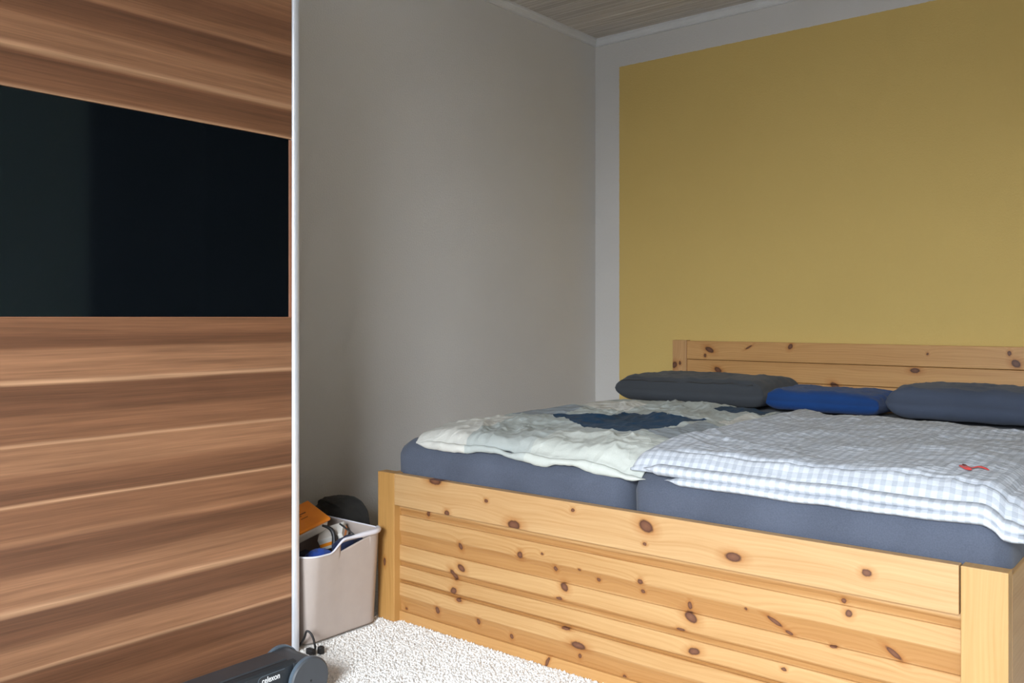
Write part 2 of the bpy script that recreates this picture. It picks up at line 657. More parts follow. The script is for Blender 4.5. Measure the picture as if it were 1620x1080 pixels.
# ------------------------------------------------------------------ room shell
XL, XR, YB, YF, ZC = -2.862, 1.15, 4.242, WALL_FY, 2.645
T = 0.12
fl = box('floor', (XL - T, YF - T, -0.1), (XR + T, YB + T, 0.0), M['carpet'])
struct(fl, 'cream wall-to-wall carpet floor of the bedroom', 'floor')
wl = box('wall_left', (XL - T, YF - T, 0.0), (XL, YB + T, ZC + 0.06), M['wall'])
struct(wl, 'off-white roughcast wall behind wardrobe and laundry tub', 'wall')
wb = box('wall_back', (XL, YB, 0.0), (XR + T, YB + T, ZC + 0.06), M['wall_yellow'])
struct(wb, 'wall at the head of the bed painted mustard yellow with white margin', 'wall')
wr = box('wall_right', (XR, YF - T, 0.0), (XR + T, YB, ZC + 0.06), M['wall'])
struct(wr, 'white wall on the right side of the room', 'wall')
# wall behind the camera, with the window opening
bm = bmesh.new()
for lo_, hi_ in (((XL, YF - T, 0), (WIN_X0, YF, ZC + 0.06)), ((WIN_X1, YF - T, 0), (XR, YF, ZC + 0.06)),
                 ((WIN_X0, YF - T, 0), (WIN_X1, YF, WIN_Z0)), ((WIN_X0, YF - T, WIN_Z1), (WIN_X1, YF, ZC + 0.06))):
    add_box(bm, lo_, hi_)
wf = bm_obj('wall_front', bm, M['wall'])
struct(wf, 'white window wall opposite the yellow wall', 'wall')
# window
wroot = empty('window_1', ((WIN_X0 + WIN_X1) / 2, YF - 0.06, WIN_Z0))
struct(wroot, 'wide white-framed window lighting the bedroom', 'window')
bm = bmesh.new()
fw = 0.06
add_box(bm, (WIN_X0, YF - 0.09, WIN_Z0), (WIN_X0 + fw, YF - 0.03, WIN_Z1), 0.006)
add_box(bm, (WIN_X1 - fw, YF - 0.09, WIN_Z0), (WIN_X1, YF - 0.03, WIN_Z1), 0.006)
add_box(bm, (WIN_X0 + fw, YF - 0.09, WIN_Z0), (WIN_X1 - fw, YF - 0.03, WIN_Z0 + fw), 0.006)
add_box(bm, (WIN_X0 + fw, YF - 0.09, WIN_Z1 - fw), (WIN_X1 - fw, YF - 0.03, WIN_Z1), 0.006)
bm_obj('window_frame', bm, M['frame_white'], wroot)
xm = (WIN_X0 + WIN_X1) / 2
box('mullion', (xm - 0.045, YF - 0.09, WIN_Z0 + fw), (xm + 0.045, YF - 0.03, WIN_Z1 - fw), M['frame_white'], wroot, 0.006)
for a, c in ((WIN_X0 + fw, xm - 0.045), (xm + 0.045, WIN_X1 - fw)):
    box('pane', (a, YF - 0.064, WIN_Z0 + fw), (c, YF - 0.058, WIN_Z1 - fw), M['pane'], wroot)
box('window_sill', (WIN_X0 - 0.04, YF - 0.02, WIN_Z0 - 0.03), (WIN_X1 + 0.04, YF + 0.14, WIN_Z0), M['trim'], wroot, 0.006)
# dark door, unseen and added so the black glass reflects something dark
droot = empty('added_dark_door_1', (XR, 3.45, 0))
struct(droot, 'added dark double door, unseen, darkening the reflection in the black glass', 'door')
for a, c in ((2.66, 3.44), (3.45, 4.225)):
    leaf = box('added_door_leaf', (XR - 0.035, a, 0.012), (XR - 0.002, c, 2.585), M['added_door'], droot, 0.004)
    box('added_door_handle', (XR - 0.075, (c - 0.09) if a < 3 else (a + 0.06), 1.02), (XR - 0.035, (c - 0.06) if a < 3 else (a + 0.09), 1.05), M['steel'], leaf, 0.005)
# ceiling: batten layer with planks below
ce = box('ceiling', (XL, YF, ZC + 0.012), (XR, YB, ZC + 0.06), M['groove'])
struct(ce, 'whitewashed plank ceiling', 'ceiling')
PW = 0.0965
bmp = bmesh.new()
add_box(bmp, (XL + 0.002, -PW / 2 + 0.0016, ZC), (XR - 0.002, PW / 2 - 0.0016, ZC + 0.012), 0.0022, 1)
plank0 = None
ny = int((YB - YF) / PW)
for i in range(ny):
    yc = YB - PW * (i + 0.5)
    if plank0 is None:
        plank0 = bm_obj('plank', bmp, M['ceiling'], None)
        plank0.parent = ce
        p = plank0
    else:
        p = plank0.copy()
        COL.objects.link(p)
    p.location = (0, yc, 0)
# crown mouldings
cp = [(0, 0), (0.024, 0), (0.024, -0.010), (0.019, -0.014), (0.015, -0.026), (0.008, -0.034), (0.008, -0.042), (0, -0.042)]
struct(prism('trim_1', [(XL + a, ZC + q) for a, q in cp], 'y', YF, YB, M['trim']), 'white crown moulding along the left wall', 'moulding')
struct(prism('trim_2', [(YB - a, ZC + q) for a, q in cp], 'x', XL, XR, M['trim']), 'white crown moulding above the yellow wall', 'moulding')
bp = [(0, 0), (0.014, 0), (0.014, 0.05), (0.006, 0.06), (0, 0.06)]
struct(prism('baseboard_left', [(XL + a, q) for a, q in bp], 'y', 1.74, YB, M['trim']), 'low white baseboard of the left wall', 'baseboard')
struct(prism('baseboard_back', [(YB - a, q) for a, q in bp], 'x', XL, XR, M['trim']), 'low white baseboard under the yellow wall', 'baseboard')

# ------------------------------------------------------------------ wardrobe
WX = -2.270           # door front plane
WY = 1.717            # right end
wd = empty('wardrobe', (-2.56, 0.6, 0.0))
tag(wd, 'tall walnut sliding-door wardrobe with black glass band and silver edge', 'wardrobe')
Y0 = -0.46
# carcass
bm = bmesh.new()
add_box(bm, (XL + 0.004, WY - 0.022, 0.0), (WX - 0.075, WY, 2.26), 0.001)
add_box(bm, (XL + 0.004, Y0, 0.0), (WX - 0.075, Y0 + 0.022, 2.26), 0.001)
add_box(bm, (XL + 0.004, Y0 + 0.022, 2.238), (WX - 0.075, WY - 0.022, 2.26), 0.001)
add_box(bm, (XL + 0.004, Y0 + 0.022, 0.0), (WX - 0.075, WY - 0.022, 0.07), 0.001)
add_box(bm, (XL + 0.004, Y0 + 0.022, 0.07), (XL + 0.016, WY - 0.022, 2.238))
bm_obj('carcass', bm, M['carcass'], wd)
box('top_rail', (WX - 0.075, Y0, 2.215), (WX + 0.004, WY, 2.27), M['steel'], wd, 0.002)
box('bottom_rail', (WX - 0.075, Y0, 0.0), (WX - 0.002, WY, 0.018), M['steel'], wd, 0.002)


def sliding_door(y0, y1, xf, edge):
    d = box('sliding_door', (xf - 0.022, y0, 0.02), (xf - 0.008, y1 - 0.004, 2.213), M['carcass'], wd)
    box('door_panel', (xf - 0.008, y0, 0.022), (xf, y1 - 0.029, 1.0495), M['walnut'], d, 0.0008, 1)
    box('door_panel', (xf - 0.008, y0, 1.602), (xf, y1 - 0.029, 2.212), M['walnut'], d, 0.0008, 1)
    box('glass_panel', (xf - 0.008, y0, 1.0515), (xf - 0.0015, y1 - 0.041, 1.6), M['black_glass'], d)
    box('edge_strip', (xf - 0.008, y1 - 0.0385, 1.0515), (xf, y1 - 0.029, 1.6), M['walnut_edge'], d, 0.0005, 1)
    box('edge_strip', (xf - 0.008, y0, 1.0495), (xf + 0.0003, y1 - 0.029, 1.0515), M['walnut_edge'], d)
    if edge:
        # rounded grip profile
        pr = []
        for k in range(13):
            a = math.pi * k / 12
            pr.append((xf - 0.004 + 0.0115 * math.sin(a), y1 - 0.0145 - 0.0145 * math.cos(a)))
        pr += [(xf - 0.024, y1), (xf - 0.024, y1 - 0.029)]
        g = prism('grip_profile', pr, 'z', 0.02, 2.213, M['steel'], d)
        g['label'] = 'silver aluminium grip profile'
    return d


sliding_door(0.63, WY, WX, True)
sliding_door(Y0 + 0.002, 0.68, WX - 0.035, False)

# ------------------------------------------------------------------ bed
BX0, BX1, BY0 = -2.333, -0.374, 2.100
HY = 4.19
bed = empty('double_bed', (BX0, 0.0, 0.0))
tag(bed, 'knotty pine double bed with closed footboard and low headboard', 'bed')
rail_k = [(0.279, 0.509, 0.029, 0.012), (0.503, 0.473, 0.0075, 0.006), (0.333, 0.411, 0.011, 0.009), (0.616, 0.414, 0.025, 0.0145), (0.837, 0.490, 0.0068, 0.0058), (1.082, 0.480, 0.0235, 0.0165, -0.35), (1.078, 0.431, 0.006, 0.0045), (1.338, 0.440, 0.0235, 0.0120), (1.669, 0.460, 0.0115, 0.009)]
pan_k = [(0.367, 0.302, 0.0084, 0.0124, 0.3), (0.619, 0.318, 0.0105, 0.0110), (0.705, 0.335, 0.0048, 0.0038), (0.373, 0.233, 0.0168, 0.0103, -0.4), (0.339, 0.204, 0.0100, 0.0210, 0.75),
         (0.339, 0.152, 0.0142, 0.0104, 0.4), (0.362, 0.126, 0.0113, 0.0062), (0.261, 0.071, 0.0090, 0.0127), (0.445, 0.073, 0.0075, 0.0102), (0.581, 0.056, 0.0068, 0.0079), (0.753, 0.298, 0.0066, 0.0080, 0.4),
         (0.788, 0.251, 0.0145, 0.0112, -0.5), (0.769, 0.214, 0.0117, 0.0050), (0.907, 0.294, 0.0065, 0.0055), (0.842, 0.312, 0.0050, 0.0032), (1.048, 0.316, 0.0085, 0.0075), (1.054, 0.289, 0.0061, 0.0053),
         (1.198, 0.280, 0.0062, 0.0105), (1.204, 0.251, 0.0200, 0.0130, -0.4), (1.174, 0.212, 0.0133, 0.0045), (0.838, 0.089, 0.0260, 0.0110), (0.840, 0.058, 0.0058, 0.0074), (0.792, 0.129, 0.0161, 0.0045),
         (1.213, 0.162, 0.0180, 0.0095, 0.2), (0.992, 0.036, 0.0060, 0.0053), (0.109, 0.044, 0.0050, 0.0044), (0.222, 0.389, 0.0060, 0.0120, -0.5), (1.434, 0.289, 0.0220, 0.0055, -0.45),
         (1.471, 0.268, 0.0113, 0.0042, -0.3), (1.360, 0.305, 0.0040, 0.0036), (1.606, 0.375, 0.0062, 0.0062), (1.619, 0.349, 0.0089, 0.009), (1.582, 0.261, 0.0091, 0.003), (1.719, 0.277, 0.0215, 0.0065, -0.6), (1.460, 0.177, 0.0065, 0.0047)]
skirt_k = [(0.727, 0.015, 0.0055, 0.0180, -0.45)]
hb_k = [(0.214, 0.883, 0.0260, 0.0130, -0.4), (0.189, 0.853, 0.0072, 0.0099), (0.645, 0.908, 0.0100, 0.0150, -0.6), (0.260, 0.780, 0.0220, 0.0130, -0.5), (1.216, 0.813, 0.0212, 0.0113),
        (1.245, 0.750, 0.0079, 0.0056), (1.590, 0.899, 0.007, 0.0106), (1.614, 0.857, 0.0190, 0.0150, -0.7), (0.859, 0.728, 0.0237, 0.0130, -0.5), (1.269, 0.888, 0.0052, 0.0056), (0.43, 0.90, 0.02, 0.004, 0.5)]
M['pine_rail'] = pine('pine_foot_rail', 'x', rail_k, light=(0.51, 0.322, 0.152), dark=(0.395, 0.212, 0.080))
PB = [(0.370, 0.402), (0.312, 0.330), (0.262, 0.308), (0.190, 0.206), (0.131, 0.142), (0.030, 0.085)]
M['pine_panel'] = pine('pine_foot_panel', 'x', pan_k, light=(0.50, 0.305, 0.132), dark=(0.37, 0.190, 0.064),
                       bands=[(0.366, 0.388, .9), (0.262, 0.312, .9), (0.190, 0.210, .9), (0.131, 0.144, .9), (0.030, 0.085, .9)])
M['pine_skirt'] = pine('pine_skirting', 'x', skirt_k, light=(0.48, 0.265, 0.095), dark=(0.38, 0.185, 0.06))
M['pine_post'] = pine('pine_post', 'z', [(0.035, 0.20, 0.006, 0.014)], light=(0.49, 0.295, 0.115), dark=(0.40, 0.215, 0.07))
M['pine_head'] = pine('pine_headboard', 'x', hb_k, light=(0.60, 0.33, 0.125), dark=(0.43, 0.205, 0.065))
M['pine_head_post'] = pine('pine_headboard_post', 'z', [(0.012, 0.798, 0.014, 0.018, 0.5), (0.044, 0.809, 0.007, 0.010)], light=(0.58, 0.33, 0.14), dark=(0.40, 0.20, 0.075))
M['pine_post_dark'] = pine('amber_pine_post', 'z', [(0.035, 0.20, 0.006, 0.014)], light=(0.46, 0.245, 0.075), dark=(0.34, 0.165, 0.045))
M['pine_side'] = pine('pine_side', 'x', [], light=(0.50, 0.31, 0.14), dark=(0.36, 0.19, 0.07))

# foot posts, rail
PWD = 0.083
box('post', (BX0, BY0, 0.0), (BX0 + PWD, BY0 + 0.042, 0.512), M['pine_post_dark'], bed, 0.002)
box('post', (BX1 - PWD - 0.009, BY0, 0.0), (BX1, BY0 + 0.042, 0.512), M['pine_post'], bed, 0.002)
fr = box('foot_rail', (BX0 + PWD + 0.001, BY0, 0.404), (BX1 - PWD - 0.0125, BY0 + 0.0285, 0.512), M['pine_rail'], bed, 0.0018)


# footboard panel: boards with a flat proud face and a cove at the lower edge
def panel_board(z0, z1, cove, ya=0.0):
    yf = BY0 + 0.027
    pr = [(yf + 0.016, z1), (yf + 0.016, z0), (yf + 0.0075, z0), (yf + 0.0060, z0 + cove * 0.35), (yf + 0.0045, z0 + cove * 0.7),
          (yf + 0.0005, z0 + cove), (yf - 0.001, z0 + cove + 0.004), (yf + ya, z1 - 0.0015), (yf + 0.0015, z1)]
    return prism('board', pr, 'x', BX0 + PWD, BX1 - PWD - 0.009, M['pine_panel'], bed)


panel_board(0.365, 0.4035, 0.022)
panel_board(0.262, 0.3648, 0.048)
panel_board(0.190, 0.2618, 0.019)
panel_board(0.131, 0.1898, 0.012)
panel_board(0.034, 0.1308, 0.050)
box('skirting_board', (BX0 + PWD, BY0 + 0.024, 0.0), (BX1 - PWD - 0.009, BY0 + 0.043, 0.0338), M['pine_skirt'], bed, 0.0015)
# sides and slats support
for xa, xb in ((BX0, BX0 + 0.026), (BX1 - 0.026, BX1)):
    box('side_rail', (xa, BY0 + 0.0425, 0.0), (xb, HY, 0.500), M['pine_side'], bed, 0.002)
box('slat_base', (BX0 + 0.027, BY0 + 0.045, 0.28), (BX1 - 0.027, HY - 0.02, 0.31), M['pine_side'], bed)
# headboard
box('headboard_post', (BX0, HY, 0.0), (BX0 + 0.082, HY + 0.045, 0.930), M['pine_head_post'], bed, 0.002)
box('headboard_post', (BX1 - 0.082, HY, 0.0), (BX1, HY + 0.045, 0.930), M['pine_head_post'], bed, 0.002)
for z0, z1 in ((0.831, 0.927), (0.733, 0.829), (0.635, 0.731), (0.537, 0.633)):
    ya = HY + (0.003 if z1 > 0.9 else 0.006)
    box('headboard_board', (BX0 + 0.0825, ya, z0), (BX1 - 0.0825, ya + 0.028, z1), M['pine_head'], bed, 0.003)

# ------------------------------------------------------------------ mattresses
MZ = 0.628
SEAM = -1.338


def mattress(x0, x1, label, seed):
    bm = bmesh.new()
    add_box(bm, (x0, BY0 + 0.046, 0.312), (x1, HY - 0.012, MZ), 0.068, 7)
    bmesh.ops.subdivide_edges(bm, edges=[e for e in bm.edges if e.calc_length() > 0.3], cuts=40, use_grid_fill=True)
    co = np.array([v.co[:] for v in bm.verts])
    n1 = fbm(co[:, 0] * 5, co[:, 1] * 5 + co[:, 2] * 7, seed)
    dz = (n1 - 0.5) * 0.010
    # sagging gathers near the corners of the foot end
    for i, v in enumerate(bm.verts):
        x, y, z = co[i]
        if y < BY0 + 0.2:
            for xe, sg in ((x0, 1), (x1, -1)):
                dd = abs(x - xe)
                if dd < 0.13 and z > 0.45:
                    v.co.y -= 0.004 * math.sin(dd * 160 + z * 60) * (1 - dd / 0.13)
            v.co.y += 0.8 * dz[i]
            if z > 0.45:
                v.co.y -= 0.010 * max(0.0, 1 - ((z - 0.545) / 0.07) ** 2)
        if z > 0.56:
            v.co.z += dz[i]
    ob = bm_obj('mattress', bm, M['sheet'], None, True)
    return tag(ob, label, 'mattress', 'mattresses side by side in the bed')


mattress(BX0 + 0.035, SEAM - 0.008, 'slate blue sheeted mattress nearer the white wall, under the patchwork duvet', 3)
mattress(SEAM + 0.004, BX1 - 0.012 + 0.004, 'slate blue sheeted mattress under the checked duvet, nearer the room', 8)


def mat_top(x, y):
    """height of the sheet under a duvet"""
    z = np.full_like(x, MZ + 0.006)
    dy = np.clip(BY0 + 0.115 - y, 0, 0.052)
    z = z - 0.068 + np.sqrt(np.maximum(0.068 ** 2 - dy ** 2, 0))
    ex = np.clip(x - (BX1 - 0.07), 0, 0.052)
    z = z - 0.068 + np.sqrt(np.maximum(0.068 ** 2 - ex ** 2, 0))
    return z


def cloth_slab(name, X, Y, ZB, ZT, mat, parent, uvw):
    """closed slab from grids of bottom and top heights; X,Y shape (ny,nx)"""
    ny_, nx_ = X.shape
    vt = np.stack([X, Y, ZT], -1).reshape(-1, 3)
    vb = np.stack([X, Y, ZB], -1).reshape(-1, 3)
    # slightly drawn-in underside so that the hem is rounded
    verts = np.concatenate([vt, vb])
    N = ny_ * nx_
    ff = []
    idx = lambda j, i: j * nx_ + i
    for j in range(ny_ - 1):
        for i in range(nx_ - 1):
            a, b_, c, d = idx(j, i), idx(j, i + 1), idx(j + 1, i + 1), idx(j + 1, i)
            ff.append((a, b_, c, d))
            ff.append((N + d, N + c, N + b_, N + a))
    for i in range(nx_ - 1):
        ff.append((idx(0, i + 1), idx(0, i), N + idx(0, i), N + idx(0, i + 1)))
        ff.append((idx(ny_ - 1, i), idx(ny_ - 1, i + 1), N + idx(ny_ - 1, i + 1), N + idx(ny_ - 1, i)))
    for j in range(ny_ - 1):
        ff.append((idx(j, 0), idx(j + 1, 0), N + idx(j + 1, 0), N + idx(j, 0)))
        ff.append((idx(j + 1, nx_ - 1), idx(j, nx_ - 1), N + idx(j, nx_ - 1), N + idx(j + 1, nx_ - 1)))
    uv = np.concatenate([uvw.reshape(-1, 2), uvw.reshape(-1, 2)])
    return mesh_obj(name, verts.tolist(), ff, mat, parent, True, uv.tolist())


# patchwork duvet
def patch_duvet():
    root = empty('duvet', (-1.8, 2.9, MZ))
    tag(root, 'crumpled patchwork duvet in pale green, cream, grey and navy', 'duvet')
    M['patch'] = m_patch((-1.8, 2.9))
    nx_, ny_ = 230, 260
    S, Tt = np.meshgrid(np.linspace(0, 1, nx_), np.linspace(0, 1, ny_))
    e = 1 - np.minimum(np.minimum(S, 1 - S) * 8, 1)
    x0 = -2.195 - 0.125 * sstep(-0.05, 0.28, Tt) + 0.05 * (fbm(Tt * 6, Tt * 0, 5) - 0.5)
    x1 = -1.290 + 0.04 * (fbm(Tt * 7, Tt * 0 + 3, 6) - 0.5)
    X = x0 + (x1 - x0) * S
    y0 = 2.158 + 0.045 * (fbm(S * 5, S * 0, 11) - 0.5) - 0.012 * sstep(0.75, 1, S)
    y1 = 3.62 - 0.16 * sstep(0.45, 1.0, S) + 0.05 * (fbm(S * 6, S * 0, 12) - 0.5)
    Y = y0 + (y1 - y0) * Tt
    base = mat_top(X, Y) + 0.004
    base = base - 0.022 * sstep(-1.42, -1.33, X) * sstep(2.30, 2.16, Y)
    prof = (1 - np.abs(2 * S - 1) ** 6) ** 0.7 * (1 - np.abs(2 * Tt - 1) ** 9) ** 0.6
    th = 0.020 + 0.020 * fbm(X * 2.2, Y * 2.2, 21, 2)
    wx = X + 0.25 * fbm(X * 2, Y * 2, 31, 2)
    wy = Y + 0.25 * fbm(X * 2 + 7, Y * 2, 32, 2)
    folds = 0.024 * (ridge(wx * 4.5 + wy * 2.5, wy * 3 - wx * 2.0, 41) - 0.35)
    folds += 0.015 * (ridge(wx * 11, wy * 5, 47, 2) - 0.35)
    folds += 0.006 * (ridge(wx * 22 - wy * 9, wy * 16, 52, 2) - 0.4)
    # bunch near the seam at the foot and by the pillows
    folds += 0.012 * ridge((X - Y) * 16, X * 3, 61, 2) * sstep(-1.65, -1.35, X) * sstep(2.6, 2.25, Y)
    folds += 0.018 * ridge(Y * 12 + X * 5, X * 3.5, 63, 2) * sstep(3.0, 3.3, Y) * sstep(-1.5, -1.3, X)
    ZT = base + 0.006 + (th + folds) * prof
    ZB = base + 0.0 * S
    uvw = np.stack([X, Y], -1)
    cloth_slab('duvet_cover', X, Y, ZB, ZT, M['patch'], root, uvw)
    # folded hem along the foot edge
    xs = np.linspace(-2.195, -1.285, 150)
    rows = []
    endt = sstep(-2.195, -2.14, xs) * sstep(-1.285, -1.33, xs) + 0.05
    for k in range(9):
        a = math.pi * k / 8
        yy = 2.149 + 0.020 * (fbm((xs + 2.315) / 1.06 * 5, xs * 0, 11) - 0.5) - (0.004 + 0.012 * fbm(xs * 6, xs * 0 + 4, 79)) * math.sin(a) * endt
        zz = mat_top(xs, np.full_like(xs, 2.165)) + 0.000 + 0.024 * (fbm(xs * 8, xs * 0 + 2, 77) - 0.5) - 0.017 * sstep(-1.5, -1.3, xs) - 0.013 * math.cos(a) * (0.3 + 1.3 * fbm(xs * 9, xs * 0, 78)) * endt
        rows.append((xs, yy, zz + 0.006))
    for k in (0, 8):
        pass
    vv = [(r[0][i], r[1][i], r[2][i]) for r in rows for i in range(150)]
    back = [(xs[i], rows[4][1][i] + 0.03, (rows[0][2][i] + rows[8][2][i]) / 2) for i in range(150)]
    vv += back
    ff = []
    for k in range(8):
        for i in range(149):
            ff.append((k * 150 + i, k * 150 + i + 1, (k + 1) * 150 + i + 1, (k + 1) * 150 + i))
    for i in range(149):
        ff.append((8 * 150 + i, 8 * 150 + i + 1, 9 * 150 + i + 1, 9 * 150 + i))
        ff.append((9 * 150 + i, 9 * 150 + i + 1, i + 1, i))
    mesh_obj('hem', vv, ff, M['patch'], root, True)


patch_duvet()

CH = {}


def check_duvet():
    root = empty('duvet', (-0.85, 2.8, MZ))
    tag(root, 'grey and white gingham duvet with a small red bow', 'duvet')
    nx_, ny_ = 230, 260
    S, Tt = np.meshgrid(np.linspace(0, 1, nx_), np.linspace(0, 1, ny_))
    x0 = -1.335 + 0.03 * (fbm(Tt * 6, Tt * 0, 105) - 0.5) - 0.03 * sstep(0.0, 0.8, Tt)
    x1 = -0.352 + 0.03 * (fbm(Tt * 7, Tt * 0 + 3, 106) - 0.5)
    X = x0 + (x1 - x0) * S
    y0 = 2.150 + 0.020 * (fbm(S * 5, S * 0, 111) - 0.5)
    y1 = 3.44 - 0.14 * sstep(0.3, 1.0, S) + 0.05 * (fbm(S * 7, S * 0, 112) - 0.5)
    Y = y0 + (y1 - y0) * Tt
    base = mat_top(X, Y) + 0.008 + 0.014 * sstep(-1.20, -1.29, X) * sstep(2.2, 2.35, Y)
    prof = (1 - np.abs(2 * S - 1) ** 9) ** 0.5 * (1 - np.abs(2 * Tt - 1) ** 14) ** 0.5
    th = 0.026 + 0.020 * fbm(X * 2.0, Y * 2.0, 121, 2)
    wx = X + 0.2 * fbm(X * 2, Y * 2, 131, 2)
    wy = Y + 0.2 * fbm(X * 2 + 7, Y * 2, 132, 2)
    folds = 0.014 * (ridge(wx * 3.5 - wy * 1.5, wy * 3 + wx, 141) - 0.35)
    folds += 0.006 * (ridge(wx * 13, wy * 8, 147, 2) - 0.35)
    folds += 0.004 * (ridge(wx * 24, wy * 26, 149, 2) - 0.35)
    gath = sstep(-1.10, -1.26, X) * sstep(2.75, 2.3, Y)
    folds += 0.022 * (ridge(wy * 9 + wx * 3, wx * 2.2, 153, 2) - 0.4) * gath
    ZT = base + 0.006 + (th + folds) * prof
    # upper hem line: a shallow groove that sets off a second layer along the foot edge
    gy = Y - y0
    ZT = ZT - 0.010 * np.exp(-((gy - 0.055 - 0.012 * fbm(X * 5, X * 0, 160)) / 0.007) ** 2) * sstep(0.06, 0.2, S)
    ZB = base
    uvw = np.stack([S * 1.02, Tt * 1.34 + 0.25 * (ZT - base)], -1)
    cloth_slab('duvet_cover', X, Y, ZB, ZT, M['check'], root, uvw)
    CH['S'] = (X, Y, ZT)
    # double hem along the foot edge: two soft rolls
    for lay in range(2):
        xs = np.linspace(-1.285 if lay == 0 else -1.215, -0.350, 200)
        vv, ff = [], []
        uvs = []
        for k in range(11):
            a = 2 * math.pi * k / 10
            zc = mat_top(xs, np.full_like(xs, 2.165)) + (0.016 if lay == 0 else -0.008) + 0.006 * (fbm(xs * 8, xs * 0, 170 + lay) - 0.5)
            zc = zc + (0.0 if lay == 0 else 0.008 * sstep(-0.6, -0.4, xs))
            yc = 2.156 - (0.004 if lay == 0 else 0.010) + 0.010 * (fbm(xs * 7, xs * 0 + 3, 172 + lay) - 0.5)
            en = sstep(xs[0], xs[0] + 0.05, xs) * (0.6 + 0.4 * sstep(xs[-1], xs[-1] - 0.03, xs)) + 0.04
            zc = zc - 0.010 * (1 - sstep(xs[-1], xs[-1] - 0.09, xs))
            rz = en * 0.015 * (0.85 + 0.3 * fbm(xs * 14, xs * 0, 174 + lay)) * (1 if lay == 0 else 0.8)
            for i in range(200):
                vv.append((xs[i], yc[i] + 0.024 * (0.4 + 0.6 * en[i]) * math.cos(a), zc[i] + rz[i] * math.sin(a)))
                uvs.append(((xs[i] + 1.335) * 1.015, -0.02 - 0.0085 * k - 0.021 * lay))
        for k in range(10):
            for i in range(199):
                ff.append((k * 200 + i, k * 200 + i + 1, (k + 1) * 200 + i + 1, (k + 1) * 200 + i))
        ff.append(tuple(k * 200 for k in range(10)))
        ff.append(tuple(k * 200 + 199 for k in range(9, -1, -1)))
        mesh_obj('hem', vv, ff, M['check'], root, True, uvs)
    # red bow applique laid on the cover
    def zat(x, y):
        d2 = (X - x) ** 2 + (Y - y) ** 2
        return float(ZT.reshape(-1)[d2.argmin()])
    # outline in the duvet plane: a full loop, a thin knot, and a curled tail
    ax = Vector((0.78, 0.62)).normalized()
    ay = Vector((-ax.y, ax.x))
    def strip(rowsW):
        vv, ff = [], []
        for (p, w0, w1) in rowsW:
            for q in (w0, (w0 + w1) / 2, w1):
                xx = BOW[0] + 0.66 * (ax.x * p + ay.x * q)
                yy = BOW[1] + 0.66 * (ax.y * p + ay.y * q)
                vv.append((xx, yy, zat(xx, yy) + 0.0035))
        for i in range(len(rowsW) - 1):
            for k in range(2):
                ff.append((i * 3 + k, i * 3 + k + 1, (i + 1) * 3 + k + 1, (i + 1) * 3 + k))
        return vv, ff
    BOW = (-0.515, 2.325)
    rows = [(0.0, 0.008, 0.016), (0.008, -0.012, 0.022), (0.016, -0.028, 0.026), (0.024, -0.030, 0.038), (0.030, -0.018, 0.030), (0.036, -0.004, 0.022),
            (0.046, 0.004, 0.014), (0.055, 0.004, 0.014), (0.062, -0.002, 0.022), (0.070, -0.018, 0.020), (0.078, -0.034, 0.006), (0.083, -0.036, -0.022)]
    vv, ff = strip(rows)
    ob = mesh_obj('red_bow', vv, ff, M['red'], root, True)
    ob['label'] = 'small red bow'
    md = ob.modifiers.new('solid', 'SOLIDIFY')
    md.thickness = 0.002


check_duvet()


# ------------------------------------------------------------------ pillows
def pillow(name, x0, x1, y0, y1, z0, hgt, mat, label, seed, pin=0.05, tilt=0.0, sag=None, rotz=0.0, group=None, crease=False):
    cx_, cy_ = (x0 + x1) / 2, (y0 + y1) / 2
    nx_, ny_ = 110, 70
    S, Tt = np.meshgrid(np.linspace(-1, 1, nx_), np.linspace(-1, 1, ny_))
    hx, hy_ = (x1 - x0) / 2, (y1 - y0) / 2
    # edges bow inwards between the corners
    X = S * hx * (1 - pin * (1 - Tt ** 2) * np.abs(S) ** 3)
    Y = Tt * hy_ * (1 - pin * (1 - S ** 2) * np.abs(Tt) ** 3)
    prof = (1 - np.abs(S) ** 12) ** 0.45 * (1 - np.abs(Tt) ** 7) ** 0.45
    n = 0.24 * (fbm(S * 2.2 + 3, Tt * 2, seed, 3) - 0.5) + 0.13 * (ridge(S * 4 + Tt * 2, Tt * 3, seed + 9, 2) - 0.4)
    half = hgt / 2
    zt = half * prof * (1 + n)
    zb = -half * prof * (0.95 + 0.4 * n)
    if sag is not None:
        zt = zt * sag(S, Tt)
    # wrinkles at the sides
    sd = sstep(0.75, 1.0, np.abs(S))
    zt = zt + 0.006 * np.sin(Tt * 17 + seed) * sd * prof
    if crease:
        zt = zt - 0.010 * np.exp(-((Tt + 0.90 - 0.03 * np.sin(S * 5)) / 0.018) ** 2) * (np.abs(S) < 0.93)
    zoff = z0 + half
    cz, sz = math.cos(rotz), math.sin(rotz)
    Zt = zt + zoff + tilt * Y
    Zb = np.maximum(zb + zoff + tilt * Y, z0)
    Xr = cx_ + X * cz - Y * sz
    Yr = cy_ + X * sz + Y * cz
    # front of the pillow bulges
    ob = cloth_slab(name, Xr, Yr, Zb, Zt, mat, None, np.stack([X, Y], -1))
    if crease:
        # overlapping pillowcase edge across the front
        pts = []
        for i in range(4, nx_ - 8):
            j = 2 if (i % 37) < 20 else 3
            w = 0.5 + 0.5 * math.sin(i * 0.11)
            pts.append((Xr[2, i] * w + Xr[3, i] * (1 - w), Yr[2, i] * w + Yr[3, i] * (1 - w) - 0.0015, Zt[2, i] * w + Zt[3, i] * (1 - w)))
        vv, ff = tube_geo(pts, 0.0026, 6)
        mesh_obj('case_edge', vv, ff, M['black_fabric'], ob, True)
    return tag(ob, label, 'pillow', group)


